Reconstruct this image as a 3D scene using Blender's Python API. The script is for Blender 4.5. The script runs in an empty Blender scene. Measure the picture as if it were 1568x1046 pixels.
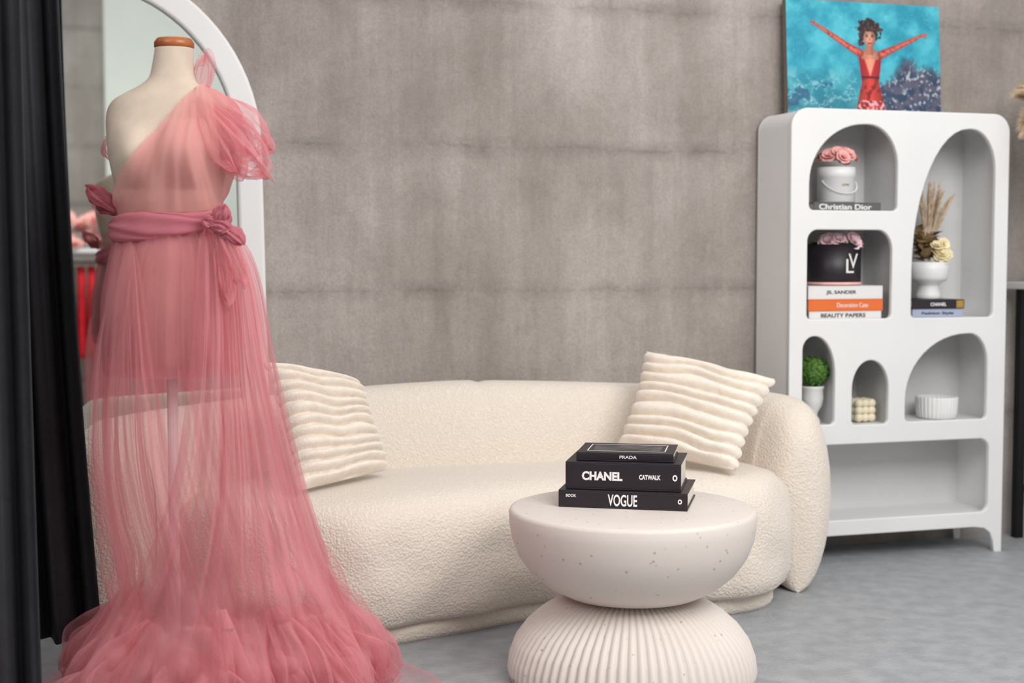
import bpy, math, random
from math import sin, cos, pi, radians, sqrt
from mathutils import Vector, Matrix, noise
random.seed(7)
TH = radians(17.0)
scene = bpy.context.scene
col = scene.collection

# ------------------------------------------------------------ helpers
def lin(c):
    out = []
    for v in c[:3]:
        v = v/255.0
        out.append(v/12.92 if v <= 0.04045 else ((v+0.055)/1.055)**2.4)
    return tuple(out)+(1.0,)

def new_mat(name):
    m = bpy.data.materials.new(name); m.use_nodes = True
    nt = m.node_tree
    return m, nt, nt.nodes, nt.links, nt.nodes["Principled BSDF"]

def mat(name, c, rough=0.6, var=0.08, scale=6.0, bump=0.0, bscale=60.0, metal=0.0, sheen=0.0, c2=None, bdist=0.01):
    m, nt, N, L, B = new_mat(name)
    B.inputs["Roughness"].default_value = rough
    B.inputs["Metallic"].default_value = metal
    if sheen: B.inputs["Sheen Weight"].default_value = sheen
    tc = N.new("ShaderNodeTexCoord")
    nz = N.new("ShaderNodeTexNoise"); nz.inputs["Scale"].default_value = scale; nz.inputs["Detail"].default_value = 4
    L.new(tc.outputs["Object"], nz.inputs["Vector"])
    cr = N.new("ShaderNodeValToRGB")
    a = lin(c)
    b = lin(c2) if c2 else tuple(min(1, x*(1+var)) for x in a[:3])+(1,)
    a2 = a if c2 else tuple(x*(1-var) for x in a[:3])+(1,)
    cr.color_ramp.elements[0].position = 0.35; cr.color_ramp.elements[0].color = a2
    cr.color_ramp.elements[1].position = 0.65; cr.color_ramp.elements[1].color = b
    L.new(nz.outputs["Fac"], cr.inputs["Fac"]); L.new(cr.outputs["Color"], B.inputs["Base Color"])
    if bump:
        n2 = N.new("ShaderNodeTexNoise"); n2.inputs["Scale"].default_value = bscale; n2.inputs["Detail"].default_value = 3
        L.new(tc.outputs["Object"], n2.inputs["Vector"])
        bp = N.new("ShaderNodeBump"); bp.inputs["Strength"].default_value = bump; bp.inputs["Distance"].default_value = bdist
        L.new(n2.outputs["Fac"], bp.inputs["Height"]); L.new(bp.outputs["Normal"], B.inputs["Normal"])
    return m

def link(o, parent=None):
    col.objects.link(o)
    if parent is not None: o.parent = parent
    return o

def empty(name, loc=(0, 0, 0), rz=0.0):
    e = bpy.data.objects.new(name, None); e.empty_display_size = 0.1
    e.location = loc; e.rotation_euler = (0, 0, rz); col.objects.link(e); return e

def mobj(name, verts, faces, m, parent=None, smooth=True, loc=None, mats=None, midx=None):
    me = bpy.data.meshes.new(name); me.from_pydata([tuple(v) for v in verts], [], faces); me.update()
    if mats:
        for q in mats: me.materials.append(q)
        for p, i in zip(me.polygons, midx): p.material_index = i
    elif m: me.materials.append(m)
    if smooth:
        for p in me.polygons: p.use_smooth = True
    o = bpy.data.objects.new(name, me)
    if loc: o.location = loc
    return link(o, parent)

def loft(name, rings, m, parent=None, cap0=True, cap1=True, closed=True, smooth=True, loc=None):
    n = len(rings[0]); V = []; F = []
    for r in rings: V += r
    for i in range(len(rings)-1):
        for j in range(n if closed else n-1):
            k = (j+1) % n
            F.append((i*n+j, i*n+k, (i+1)*n+k, (i+1)*n+j))
    if cap0: F.append(tuple(reversed(range(n))))
    if cap1: F.append(tuple(range((len(rings)-1)*n, len(rings)*n)))
    o = mobj(name, V, F, m, parent, smooth, loc)
    if smooth and (cap0 or cap1):
        for p in o.data.polygons:
            if len(p.vertices) > 4: p.use_smooth = False
    return o

def lathe(name, prof, m, parent=None, segs=64, ribs=0, ramp=0.0, loc=None, cap0=True, cap1=True, center=(0, 0, 0)):
    rings = []
    for (r, z) in prof:
        ring = []
        for j in range(segs):
            a = 2*pi*j/segs
            rr = r
            if ribs: rr = r+ramp*(abs(cos(ribs*a/2))**0.7-0.5)*min(1, r*8)
            ring.append((center[0]+rr*cos(a), center[1]+rr*sin(a), center[2]+z))
        rings.append(ring)
    return loft(name, rings, m, parent, cap0, cap1, loc=loc)

def boxdata(x0, x1, y0, y1, z0, z1, base=0):
    V = [(x0, y0, z0), (x1, y0, z0), (x1, y1, z0), (x0, y1, z0), (x0, y0, z1), (x1, y0, z1), (x1, y1, z1), (x0, y1, z1)]
    F = [(0, 3, 2, 1), (4, 5, 6, 7), (0, 1, 5, 4), (1, 2, 6, 5), (2, 3, 7, 6), (3, 0, 4, 7)]
    return V, [tuple(i+base for i in f) for f in F]

def box(name, x0, x1, y0, y1, z0, z1, m, parent=None, bevel=0.0):
    V, F = boxdata(x0, x1, y0, y1, z0, z1)
    o = mobj(name, V, F, m, parent, False)
    if bevel:
        b = o.modifiers.new("b", "BEVEL"); b.width = bevel; b.segments = 3
    return o

def catmull(P, n=12, closed=True):
    out = []; N = len(P)
    rng = range(N) if closed else range(N-1)
    for i in rng:
        if closed: p0, p1, p2, p3 = P[(i-1) % N], P[i], P[(i+1) % N], P[(i+2) % N]
        else: p0, p1, p2, p3 = P[max(i-1, 0)], P[i], P[i+1], P[min(i+2, N-1)]
        for k in range(n):
            t = k/n
            out.append(tuple(0.5*((2*b)+(-a+c)*t+(2*a-5*b+4*c-d)*t*t+(-a+3*b-3*c+d)*t**3) for a, b, c, d in zip(p0, p1, p2, p3)))
    if not closed: out.append(tuple(P[-1]))
    return out

def rounded(corners, n=12):
    out = []; N = len(corners)
    for i in range(N):
        x, z, ci, co = corners[i]
        p = Vector((x, z)); pv = Vector(corners[i-1][:2]); nx = Vector(corners[(i+1) % N][:2])
        a = p+(pv-p).normalized()*ci; b = p+(nx-p).normalized()*co
        if ci == 0: out.append(tuple(p)); continue
        c1 = a+(p-a)*0.5523; c2 = b+(p-b)*0.5523
        for k in range(n+1):
            t = k/n
            q = a*(1-t)**3+c1*3*t*(1-t)**2+c2*3*t*t*(1-t)+b*t**3
            out.append((q.x, q.y))
    return out

def panel(name, outlines, thick, bev, m, parent=None, y=0.0):
    """flat panel in XZ with holes, thickness along Y centred at y"""
    cu = bpy.data.curves.new(name, 'CURVE'); cu.dimensions = '2D'; cu.fill_mode = 'BOTH'
    cu.extrude = max(thick/2-bev, 0.0001); cu.bevel_depth = bev; cu.bevel_resolution = 3
    for ol in outlines:
        s = cu.splines.new('POLY'); s.points.add(len(ol)-1); s.use_cyclic_u = True
        for p, q in zip(s.points, ol): p.co = (q[0], q[1], 0, 1)
    o = bpy.data.objects.new(name, cu); col.objects.link(o)
    bpy.context.view_layer.update()
    me = bpy.data.meshes.new_from_object(o.evaluated_get(bpy.context.evaluated_depsgraph_get()))
    bpy.data.objects.remove(o)
    for v in me.vertices:
        X, Y, Z = v.co; v.co = (X, y-Z, Y)
    me.materials.clear(); me.materials.append(m)
    r = bpy.data.objects.new(name, me)
    return link(r, parent)

def text(name, body, w, h, loc, m, parent, top=False, rz=0.0, bold=0.02):
    cu = bpy.data.curves.new(name, 'FONT'); cu.body = body; cu.extrude = 0.01; cu.offset = bold
    o = bpy.data.objects.new(name, cu); col.objects.link(o)
    bpy.context.view_layer.update()
    me = bpy.data.meshes.new_from_object(o.evaluated_get(bpy.context.evaluated_depsgraph_get()))
    bpy.data.objects.remove(o)
    xs = [v.co.x for v in me.vertices]; ys = [v.co.y for v in me.vertices]
    x0, x1, y0, y1 = min(xs), max(xs), min(ys), max(ys)
    for v in me.vertices:
        a = (v.co.x-(x0+x1)/2)/(x1-x0)*w; b = (v.co.y-(y0+y1)/2)/(y1-y0)*h
        t = v.co.z*0.05
        v.co = (a, b, t) if top else (a, -t, b)
    me.materials.clear(); me.materials.append(m)
    r = bpy.data.objects.new(name, me); r.location = loc; r.rotation_euler = (0, 0, rz)
    return link(r, parent)

# ------------------------------------------------------------ materials
def concrete_wall():
    m, nt, N, L, B = new_mat("concrete_wall")
    tc = N.new("ShaderNodeTexCoord")
    def noise_n(scale, detail, mp=None, rough=0.55, dist=0.0):
        n = N.new("ShaderNodeTexNoise"); n.inputs["Scale"].default_value = scale; n.inputs["Detail"].default_value = detail
        n.inputs["Roughness"].default_value = rough; n.inputs["Distortion"].default_value = dist
        if mp:
            q = N.new("ShaderNodeMapping"); q.inputs["Scale"].default_value = mp
            L.new(tc.outputs["Object"], q.inputs["Vector"]); L.new(q.outputs["Vector"], n.inputs["Vector"])
        else: L.new(tc.outputs["Object"], n.inputs["Vector"])
        return n
    def ramp(src, p0, c0, p1, c1):
        r = N.new("ShaderNodeValToRGB"); r.color_ramp.elements[0].position = p0; r.color_ramp.elements[1].position = p1
        r.color_ramp.elements[0].color = c0; r.color_ramp.elements[1].color = c1
        L.new(src, r.inputs["Fac"]); return r
    def mix(kind, f, a, b):
        x = N.new("ShaderNodeMix"); x.data_type = 'RGBA'; x.blend_type = kind
        if isinstance(f, float): x.inputs["Factor"].default_value = f
        else: L.new(f, x.inputs["Factor"])
        L.new(a, x.inputs["A"]); L.new(b, x.inputs["B"]); return x
    big = noise_n(1.0, 6, (1, 1, .8), 0.6, 0.4)
    base = ramp(big.outputs["Fac"], 0.36, lin((148, 140, 134)), 0.64, lin((176, 169, 164)))
    streak = noise_n(2.4, 7, (2.0, 1, 0.16), 0.72)
    st = ramp(streak.outputs["Fac"], 0.38, (0.88, 0.87, 0.86, 1), 0.66, (1.2, 1.2, 1.21, 1))
    c = mix('MULTIPLY', 0.85, base.outputs["Color"], st.outputs["Color"])
    med = noise_n(6.0, 12, (1, 1, 1), 0.8, 1.0)
    md = ramp(med.outputs["Fac"], 0.38, (0.84, 0.83, 0.82, 1), 0.60, (1.06, 1.06, 1.06, 1))
    c = mix('MULTIPLY', 0.6, c.outputs["Result"], md.outputs["Color"])
    fine = noise_n(110.0, 4, None, 0.75)
    fn = ramp(fine.outputs["Fac"], 0.35, (0.80, 0.80, 0.80, 1), 0.62, (1.08, 1.08, 1.08, 1))
    c = mix('MULTIPLY', 0.8, c.outputs["Result"], fn.outputs["Color"])
    sep = N.new("ShaderNodeSeparateXYZ"); L.new(tc.outputs["Object"], sep.inputs[0])
    wob = noise_n(5.0, 6, None, 0.7)
    def math_n(op, a, b):
        q = N.new("ShaderNodeMath"); q.operation = op
        for i, s in enumerate((a, b)):
            if s is None: continue
            if isinstance(s, (int, float)): q.inputs[i].default_value = s
            else: L.new(s, q.inputs[i])
        return q.outputs[0]
    wz = math_n('MULTIPLY', math_n('SUBTRACT', wob.outputs["Fac"], 0.5), 0.055)
    z = math_n('ADD', sep.outputs["Z"], wz)
    t = math_n('DIVIDE', math_n('SUBTRACT', z, 0.54), 0.554)
    fr = math_n('FRACT', math_n('ADD', t, 0.5), None)
    near = math_n('ABSOLUTE', math_n('SUBTRACT', fr, 0.5), None)
    mod = noise_n(2.6, 6, (1, 1, 1.5), 0.75)
    jr = N.new("ShaderNodeValToRGB"); L.new(near, jr.inputs["Fac"])
    e = jr.color_ramp.elements; e[0].position = 0.0; e[0].color = (0.58, 0.56, 0.55, 1); e[1].position = 0.09; e[1].color = (1, 1, 1, 1)
    q = e.new(0.014); q.color = (0.74, 0.73, 0.72, 1)
    j2 = ramp(mod.outputs["Fac"], 0.40, (0.15, 0.15, 0.15, 1), 0.60, (1, 1, 1, 1))
    x = N.new("ShaderNodeMix"); x.data_type = 'RGBA'; x.blend_type = 'MULTIPLY'
    L.new(j2.outputs["Color"], x.inputs["Factor"]); L.new(c.outputs["Result"], x.inputs["A"]); L.new(jr.outputs["Color"], x.inputs["B"])
    L.new(x.outputs["Result"], B.inputs["Base Color"])
    B.inputs["Roughness"].default_value = 0.75
    bp = N.new("ShaderNodeBump"); bp.inputs["Strength"].default_value = 0.3; bp.inputs["Distance"].default_value = 0.01
    L.new(fine.outputs["Fac"], bp.inputs["Height"]); L.new(bp.outputs["Normal"], B.inputs["Normal"])
    return m

def boucle(name, c):
    m, nt, N, L, B = new_mat(name)
    tc = N.new("ShaderNodeTexCoord")
    v = N.new("ShaderNodeTexVoronoi"); v.inputs["Scale"].default_value = 120
    n = N.new("ShaderNodeTexNoise"); n.inputs["Scale"].default_value = 70; n.inputs["Detail"].default_value = 4
    for q in (v, n): L.new(tc.outputs["Object"], q.inputs["Vector"])
    a = N.new("ShaderNodeMath"); a.operation = 'SUBTRACT'; L.new(n.outputs["Fac"], a.inputs[0]); L.new(v.outputs["Distance"], a.inputs[1])
    bp = N.new("ShaderNodeBump"); bp.inputs["Strength"].default_value = 0.55; bp.inputs["Distance"].default_value = 0.005
    L.new(a.outputs[0], bp.inputs["Height"]); L.new(bp.outputs["Normal"], B.inputs["Normal"])
    cr = N.new("ShaderNodeValToRGB"); cr.color_ramp.elements[0].position = 0.0; cr.color_ramp.elements[1].position = 0.5
    cc = lin(c); cr.color_ramp.elements[0].color = tuple(x*0.86 for x in cc[:3])+(1,); cr.color_ramp.elements[1].color = cc
    L.new(a.outputs[0], cr.inputs["Fac"]); L.new(cr.outputs["Color"], B.inputs["Base Color"])
    B.inputs["Roughness"].default_value = 0.95; B.inputs["Sheen Weight"].default_value = 0.3
    return m

def tulle(name, c, a0, a1, nzs=0.5, zs=.25):
    m = bpy.data.materials.new(name); m.use_nodes = True
    nt = m.node_tree; N = nt.nodes; L = nt.links; N.clear()
    out = N.new("ShaderNodeOutputMaterial"); mx = N.new("ShaderNodeMixShader")
    tr = N.new("ShaderNodeBsdfTransparent"); d = N.new("ShaderNodeBsdfDiffuse"); t = N.new("ShaderNodeBsdfTranslucent")
    m2 = N.new("ShaderNodeMixShader"); m2.inputs[0].default_value = 0.40
    tr.inputs[0].default_value = (1.0, 0.97, 0.97, 1)
    d.inputs[0].default_value = lin(c); t.inputs[0].default_value = lin(c)
    L.new(d.outputs[0], m2.inputs[1]); L.new(t.outputs[0], m2.inputs[2])
    lw = N.new("ShaderNodeLayerWeight"); lw.inputs[0].default_value = 0.35
    nz = N.new("ShaderNodeTexNoise"); nz.inputs["Scale"].default_value = 9; nz.inputs["Detail"].default_value = 5
    tc = N.new("ShaderNodeTexCoord"); mp = N.new("ShaderNodeMapping"); mp.inputs["Scale"].default_value = (1, 1, zs)
    L.new(tc.outputs["Object"], mp.inputs[0]); L.new(mp.outputs[0], nz.inputs["Vector"])
    mr = N.new("ShaderNodeMapRange"); mr.inputs["To Min"].default_value = a0; mr.inputs["To Max"].default_value = a1
    L.new(lw.outputs["Facing"], mr.inputs["Value"])
    ad = N.new("ShaderNodeMath"); ad.operation = 'MULTIPLY_ADD'; ad.inputs[1].default_value = nzs; ad.use_clamp = True
    sb = N.new("ShaderNodeMath"); sb.operation = 'SUBTRACT'; sb.inputs[1].default_value = 0.5
    L.new(nz.outputs["Fac"], sb.inputs[0]); L.new(sb.outputs[0], ad.inputs[0]); L.new(mr.outputs[0], ad.inputs[2])
    L.new(ad.outputs[0], mx.inputs[0]); L.new(tr.outputs[0], mx.inputs[1]); L.new(m2.outputs[0], mx.inputs[2])
    L.new(mx.outputs[0], out.inputs[0])
    return m

M_wall = concrete_wall()
M_floor = mat("polished_concrete_floor", (150, 153, 157), 0.5, scale=14, c2=(166, 169, 173), bump=0.4, bscale=90)
M_bou = boucle("cream_boucle", (238, 227, 214))
M_pil = mat("cream_plush", (236, 226, 213), 0.95, 0.05, 30, bump=0.5, bscale=160, sheen=0.4, bdist=0.004)
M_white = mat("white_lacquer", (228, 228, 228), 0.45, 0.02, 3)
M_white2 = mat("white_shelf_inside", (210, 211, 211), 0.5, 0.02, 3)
M_dark = mat("curtain_black", (36, 36, 42), 0.8, 0.15, 12, bump=0.2, bscale=200)
M_linen = mat("mannequin_linen", (196, 180, 164), 0.85, 0.05, 20, bump=0.15, bscale=300)
M_wood = mat("varnished_wood", (140, 76, 35), 0.35, scale=14, c2=(165, 94, 46))
M_black = mat("black_cloth_cover", (32, 25, 33), 0.45, 0.1, 20)
M_paper = mat("paper_pages", (215, 208, 198), 0.8, 0.06, 50)
M_ink = mat("white_ink", (235, 232, 232), 0.6, 0.01, 5)
M_inkb = mat("black_ink", (25, 25, 28), 0.6, 0.01, 5)
M_bookw = mat("white_cover", (225, 224, 224), 0.5, 0.02, 5)
M_bookg = mat("grey_cover", (92, 92, 96), 0.5, 0.05, 5)
M_booko = mat("orange_cover", (226, 110, 48), 0.5, 0.03, 5)
M_bookb = mat("blue_grey_cover", (165, 175, 198), 0.5, 0.03, 5)
M_gold = mat("gold_foil", (190, 150, 80), 0.35, 0.05, 8, metal=0.6)
M_rose = mat("pink_rose", (245, 186, 180), 0.7, 0.08, 30)
M_rose2 = mat("mauve_peony", (242, 212, 218), 0.7, 0.1, 30)
M_cream = mat("cream_flower", (246, 234, 195), 0.7, 0.08, 30)
M_leaf = mat("boxwood_green", (60, 105, 40), 0.6, scale=60, c2=(105, 150, 60))
M_brown = mat("dried_leaf", (110, 92, 62), 0.8, scale=40, c2=(140, 112, 75))
M_pamp = mat("pampas", (226, 204, 176), 0.9, 0.12, 30)
M_wax = mat("candle_wax", (232, 222, 195), 0.5, 0.02, 5)
M_metal = mat("black_metal", (22, 22, 24), 0.4, 0.05, 5, metal=0.5)
M_red = mat("red_garment", (215, 25, 40), 0.8, 0.2, 20)
M_navy = mat("navy_garment", (35, 38, 60), 0.8, 0.2, 20)
M_dry = mat("painted_drywall", (214, 219, 213), 0.7, 0.03, 2)
T_out = tulle("pink_tulle_outer", (236, 174, 180), 0.08, 0.66)
T_in = tulle("pink_tulle_inner", (232, 166, 174), 0.10, 0.68)
T_drape = tulle("pink_tulle_drape", (234, 168, 175), 0.22, 0.85, .75)
T_bod = tulle("pink_tulle_bodice", (236, 174, 172), 0.60, 0.95)
T_lin = tulle("pink_tulle_lining", (220, 146, 155), 0.52, 0.9)
T_sash = tulle("rose_sash_tulle", (216, 138, 150), 0.80, 1.0)
T_puff = tulle("pink_tulle_puff", (237, 172, 179), 0.20, 0.78, .75, 1.0)

def table_mat():
    m, nt, N, L, B = new_mat("speckled_stone")
    tc = N.new("ShaderNodeTexCoord")
    v = N.new("ShaderNodeTexVoronoi"); v.inputs["Scale"].default_value = 34; v.inputs["Randomness"].default_value = 1.0
    L.new(tc.outputs["Object"], v.inputs["Vector"])
    n = N.new("ShaderNodeTexNoise"); n.inputs["Scale"].default_value = 12; L.new(tc.outputs["Object"], n.inputs["Vector"])
    s = N.new("ShaderNodeValToRGB"); s.color_ramp.elements[0].position = 0.10; s.color_ramp.elements[1].position = 0.16
    s.color_ramp.elements[0].color = (1, 1, 1, 1); s.color_ramp.elements[1].color = (0, 0, 0, 1)
    L.new(v.outputs["Distance"], s.inputs["Fac"])
    g = N.new("ShaderNodeValToRGB"); g.color_ramp.elements[0].position = 0.46; g.color_ramp.elements[1].position = 0.52
    L.new(n.outputs["Fac"], g.inputs["Fac"])
    mu = N.new("ShaderNodeMath"); mu.operation = 'MULTIPLY'; L.new(s.outputs["Color"], mu.inputs[0]); L.new(g.outputs["Color"], mu.inputs[1])
    x = N.new("ShaderNodeMix"); x.data_type = 'RGBA'; L.new(mu.outputs[0], x.inputs["Factor"])
    x.inputs["A"].default_value = lin((216, 207, 200)); x.inputs["B"].default_value = lin((178, 164, 153))
    L.new(x.outputs["Result"], B.inputs["Base Color"]); B.inputs["Roughness"].default_value = 0.6
    return m
M_table = table_mat()

# ------------------------------------------------------------ room
WY = 5.33
box("wall_back", -3.1, 7.1, WY, WY+0.15, 0, 3.6, M_wall)
box("wall_front", -3.1, 7.1, -3.65, -3.5, 0, 4.6, M_wall)
box("wall_partition", .28, 3.2, -3.49, -3.2, 0, 4.4, M_dry)
box("wall_left", -3.25, -3.1, -3.65, WY+0.15, 0, 3.6, M_wall)
box("floor", -3.25, 7.1, -3.65, WY+0.15, -0.1, 0, M_floor)

# ------------------------------------------------------------ sofa
sofa = empty("curved_boucle_sofa", (1.4, 4.8, 0))
SX, SY = 1.4, 4.8
out = catmull([(0.34, 4.72), (0.45, 4.42), (0.80, 4.28), (1.15, 4.36), (1.47, 4.46), (1.8, 4.41), (2.08, 4.33), (2.33, 4.42),
               (2.42, 4.66), (2.3, 4.93), (1.9, 5.03), (1.4, 5.06), (.9, 5.03), (.5, 4.95)], 14)
out = [(x-SX, y-SY) for x, y in out]
n = len(out); nrm = []
for i in range(n):
    a = Vector(out[i-1]); b = Vector(out[(i+1) % n]); t = (b-a).normalized(); nrm.append((-t.y, t.x))
def ring_in(ins, z, wob=0.0):
    r = []
    for (x, y), (nx, ny) in zip(out, nrm):
        w = wob*(noise.noise(Vector((x*3+5, y*3, z*4)))+.5*noise.noise(Vector((x*8+5, y*8, z*9))))
        r.append((x+nx*(ins+w), y+ny*(ins+w), z+w*0.3))
    return r
loft("plinth", [ring_in(.045, 0.0), ring_in(.035, .02), ring_in(.035, .07)], M_bou, sofa)
rg = [(.05, .062), (.018, .066), (.0, .085), (-.012, .13), (-.020, .17), (-.026, .21), (-.028, .25), (-.028, .29), (-.025, .34), (-.012, .39), (.01, .43), (.04, .455), (.08, .468), (.13, .474), (.19, .478)]
loft("seat", [ring_in(a, z, .034 if .07 < z < .44 else (.012 if z < .47 else 0)) for a, z in rg], M_bou, sofa)
path = catmull([(2.50, 4.60), (2.535, 4.76), (2.47, 4.95), (2.22, 5.06), (1.8, 5.105), (1.4, 5.115), (1.0, 5.10), (.6, 5.02), (.30, 4.9), (.10, 4.74), (.08, 4.56)], 14, False)
path = [(x-SX, y-SY) for x, y in path]
np_ = len(path); acc = [0]
for i in range(1, np_): acc.append(acc[-1]+(Vector(path[i])-Vector(path[i-1])).length)
T = acc[-1]; rings = []
for i in range(np_):
    a = Vector(path[max(i-1, 0)]); b = Vector(path[min(i+1, np_-1)]); t = (b-a).normalized(); nx, ny = -t.y, t.x
    e = min(acc[i], T-acc[i])
    q = min(1.0, e/0.20); round_ = sqrt(max(0.0, 1-(1-q)**2))
    w = 0.155*(0.12+0.88*round_)
    mid = abs(acc[i]/T-0.5)*2
    zt = 0.765-0.075*mid**1.3
    zt = zt-0.20*(1-round_)
    seam = 1-0.05*math.exp(-((acc[i]/T-0.47)/0.004)**2)
    ring = []
    K = 28
    for k in range(K):
        an = 2*pi*k/K
        c, s = cos(an), sin(an)
        zz = zt*0.5+zt*0.5*(abs(s)**0.75)*(1 if s > 0 else -1)
        hw = w*(abs(c)**0.62)*(1 if c > 0 else -1)
        f = zz/zt
        hw *= 0.80+0.22*sin(pi*min(1, max(0, f*0.95)))
        zz = max(zz, 0.0)
        if s > 0.3: zz *= 1-(1-seam)*0.35
        ring.append((path[i][0]+nx*hw*seam, path[i][1]+ny*hw*seam, zz))
    rings.append(ring)
loft("backrest", rings, M_bou, sofa)

def pillow(name, BL, BR, TR, TL, thick, ribs, seed):
    BL, BR, TR, TL = map(Vector, (BL, BR, TR, TL)); c = (BL+BR+TR+TL)/4
    nn = ((BR-BL).cross(TL-BL)).normalized()
    nu, nv = 48, 150; V = []; F = []
    def pt(u, v, side):
        p = BL*(1-u)*(1-v)+BR*u*(1-v)+TR*u*v+TL*(1-u)*v
        pin = 0.05*sin(pi*v)*(abs(2*u-1)**3)*(1 if u < .5 else -1)
        p = p+(BR-BL)*pin
        e = (max(0.0, (1-(2*u-1)**4)*(1-(2*v-1)**4)))**0.5
        vv = v*ribs+0.34*noise.noise(Vector((u*3+seed, v*5, seed)))+0.12*sin(u*9+seed)
        rb = abs(sin(pi*vv))**0.5
        t = thick*e*0.62+(0.042*rb-0.018)*min(1, e*1.8)
        t = max(t, 0.004)
        jag = 0.018*rb*(abs(2*u-1)**8)*(1 if u > .5 else -1)
        p = p+(BR-BL).normalized()*jag
        if side < 0: t = max(thick*e*0.5, 0.004)
        return p+nn*t*side-c
    for side in (1, -1):
        for j in range(nv+1):
            for i in range(nu+1): V.append(pt(i/nu, j/nv, side))
    o2 = (nu+1)*(nv+1)
    for j in range(nv):
        for i in range(nu):
            a = j*(nu+1)+i; F.append((a, a+1, a+nu+2, a+nu+1)); F.append((o2+a, o2+a+nu+1, o2+a+nu+2, o2+a+1))
    for i in range(nu):
        F.append((i, o2+i, o2+i+1, i+1)); a = nv*(nu+1)+i; F.append((a, a+1, o2+a+1, o2+a))
    for j in range(nv):
        a = j*(nu+1); F.append((a, a+nu+1, o2+a+nu+1, o2+a)); a += nu; F.append((a, o2+a, o2+a+nu+1, a+nu+1))
    return mobj(name, V, F, M_pil, None, True, loc=tuple(c))
pillow("ribbed_cushion", (1.86, 4.74, .545), (2.14, 4.41, .495), (2.39, 4.61, .785), (2.03, 4.90, .87), 0.085, 9, 1.0)
pillow("ribbed_cushion.001", (.66, 4.42, .495), (.985, 4.69, .505), (.90, 4.79, .80), (.585, 4.62, .885), 0.085, 11, 4.0)

# ------------------------------------------------------------ coffee table
tbl = empty("pedestal_coffee_table", (1.534, 3.82, 0), -TH)
lathe("bowl_top", [(0.15, .238), (.20, .250), (.255, .278), (.30, .318), (.333, .365), (.350, .41), (.358, .455), (.359, .488), (.355, .497), (.346, .5), (.2, .5), (.02, .5)], M_table, tbl, 128)
lathe("ribbed_base", [(.352, 0), (.357, .03), (.352, .07), (.335, .115), (.305, .155), (.265, .190), (.222, .217), (.185, .233), (.150, .243)], M_table, tbl, 76*10, 76, 0.014)

# ------------------------------------------------------------ books
def book(name, w, d, h, cover, parent=None, loc=(0, 0, 0), rz=0.0):
    e = empty(name, loc, rz)
    if parent: e.parent = parent
    t = min(0.004, h*0.12)
    V, F, I = [], [], []
    def add(b, mi):
        v, f = boxdata(*b, base=len(V)); V.extend(v); F.extend(f); I.extend([mi]*6)
    add((-w/2, w/2, 0, d, 0, t), 0); add((-w/2, w/2, 0, d, h-t, h), 0); add((-w/2, w/2, 0, t, t, h-t), 0)
    o = mobj("cover", V, F, None, e, False, mats=[cover], midx=I)
    b = o.modifiers.new("b", "BEVEL"); b.width = 0.0012; b.segments = 2
    box("pages", -w/2+.005, w/2-.005, t, d-.005, t, h-t, M_paper, e)
    return e
def cam2w(u, d): return (u*cos(TH)+d*sin(TH), -u*sin(TH)+d*cos(TH))
rb = radians(-29)
def place(u, d, z): x, y = cam2w(u, d); return (x, y, z)
b1 = book("fashion_book", .374, .27, .050, M_black, None, place(.318, 4.06, .501), rb)
b2 = book("fashion_book.001", .335, .25, .080, M_black, None, place(.320, 4.075, .552), radians(-28))
b3 = book("fashion_book.002", .283, .215, .024, M_black, None, place(.327, 4.10, .633), radians(-27))
text("title", "VOGUE", .085, .034, (0.0, -.0006, .024), M_ink, b1)
text("author", "BOOK", .03, .008, (-.150, -.0006, .034), M_ink, b1); text("mark", "o", .012, .014, (.165, -.0006, .026), M_ink, b1)
text("title", "CHANEL", .118, .026, (-.060, -.0006, .040), M_ink, b2, bold=.045); text("subtitle", "CATWALK", .062, .014, (.078, -.0006, .040), M_ink, b2, bold=.04)
text("mark", "o", .014, .018, (.150, -.0006, .04), M_ink, b2)
text("title", "PRADA", .05, .009, (.01, -.0006, .012), M_ink, b3)
box("cover_art", -.10, .10, .05, .17, .0241, .0245, mat("cover_photo", (90, 88, 92), .4, scale=18, c2=(35, 33, 37)), b3)
for nm, bb in (("frame_a", (-.115, .115, .035, .038)), ("frame_b", (-.115, .115, .18, .183)), ("frame_c", (-.115, -.112, .035, .183)), ("frame_d", (.112, .115, .035, .183))):
    box(nm, bb[0], bb[1], bb[2], bb[3], .0241, .0246, M_ink, b3)

# ------------------------------------------------------------ display shelf
SX0, SYF = 2.676, 5.012
sh = empty("display_shelf", (SX0, SYF, 0))
W, H, D = .985, 1.8, .30
outer = [(0.0, 0), (.028, 0)]+[(.034, .05), (.05, .085), (.08, .105), (.13, .112)]+[(.855, .112), (.905, .105), (.935, .085), (.951, .05), (.957, 0), (W, 0)]
outer += rounded([(0, 0, 0, 0), (W, 0, 0, 0), (W, H, .07, .07), (0, H, .07, .07)])[2:]
def op(x0, x1, z0, z1, tr, tl, r=.025):
    return rounded([(x0, z0, r, r), (x1, z0, r, r), (x1, z1)+tr, (x0, z1)+tl])
holes = [op(.07, .475, 1.402, 1.752, (.17, .14), (.25, .24)),
         op(.065, .455, .972, 1.335, (.09, .07), (.05, .05)),
         op(.535, .93, .972, 1.745, (.17, .12), (.26, .58)),
         op(.05, .205, .552, .915, (.16, .095), (.055, .06)),
         op(.272, .448, .547, .815, (.12, .087), (.087, .12)),
         op(.515, .91, .552, .915, (.13, .09), (.29, .27)),
         op(.055, .925, .165, .48, (.05, .05), (.05, .05), .04)]
panel("front_panel", [outer]+holes, .024, .005, M_white, sh, y=.012)
panel("back_panel", [outer], .012, .001, M_white2, sh, y=D-.008)
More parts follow.
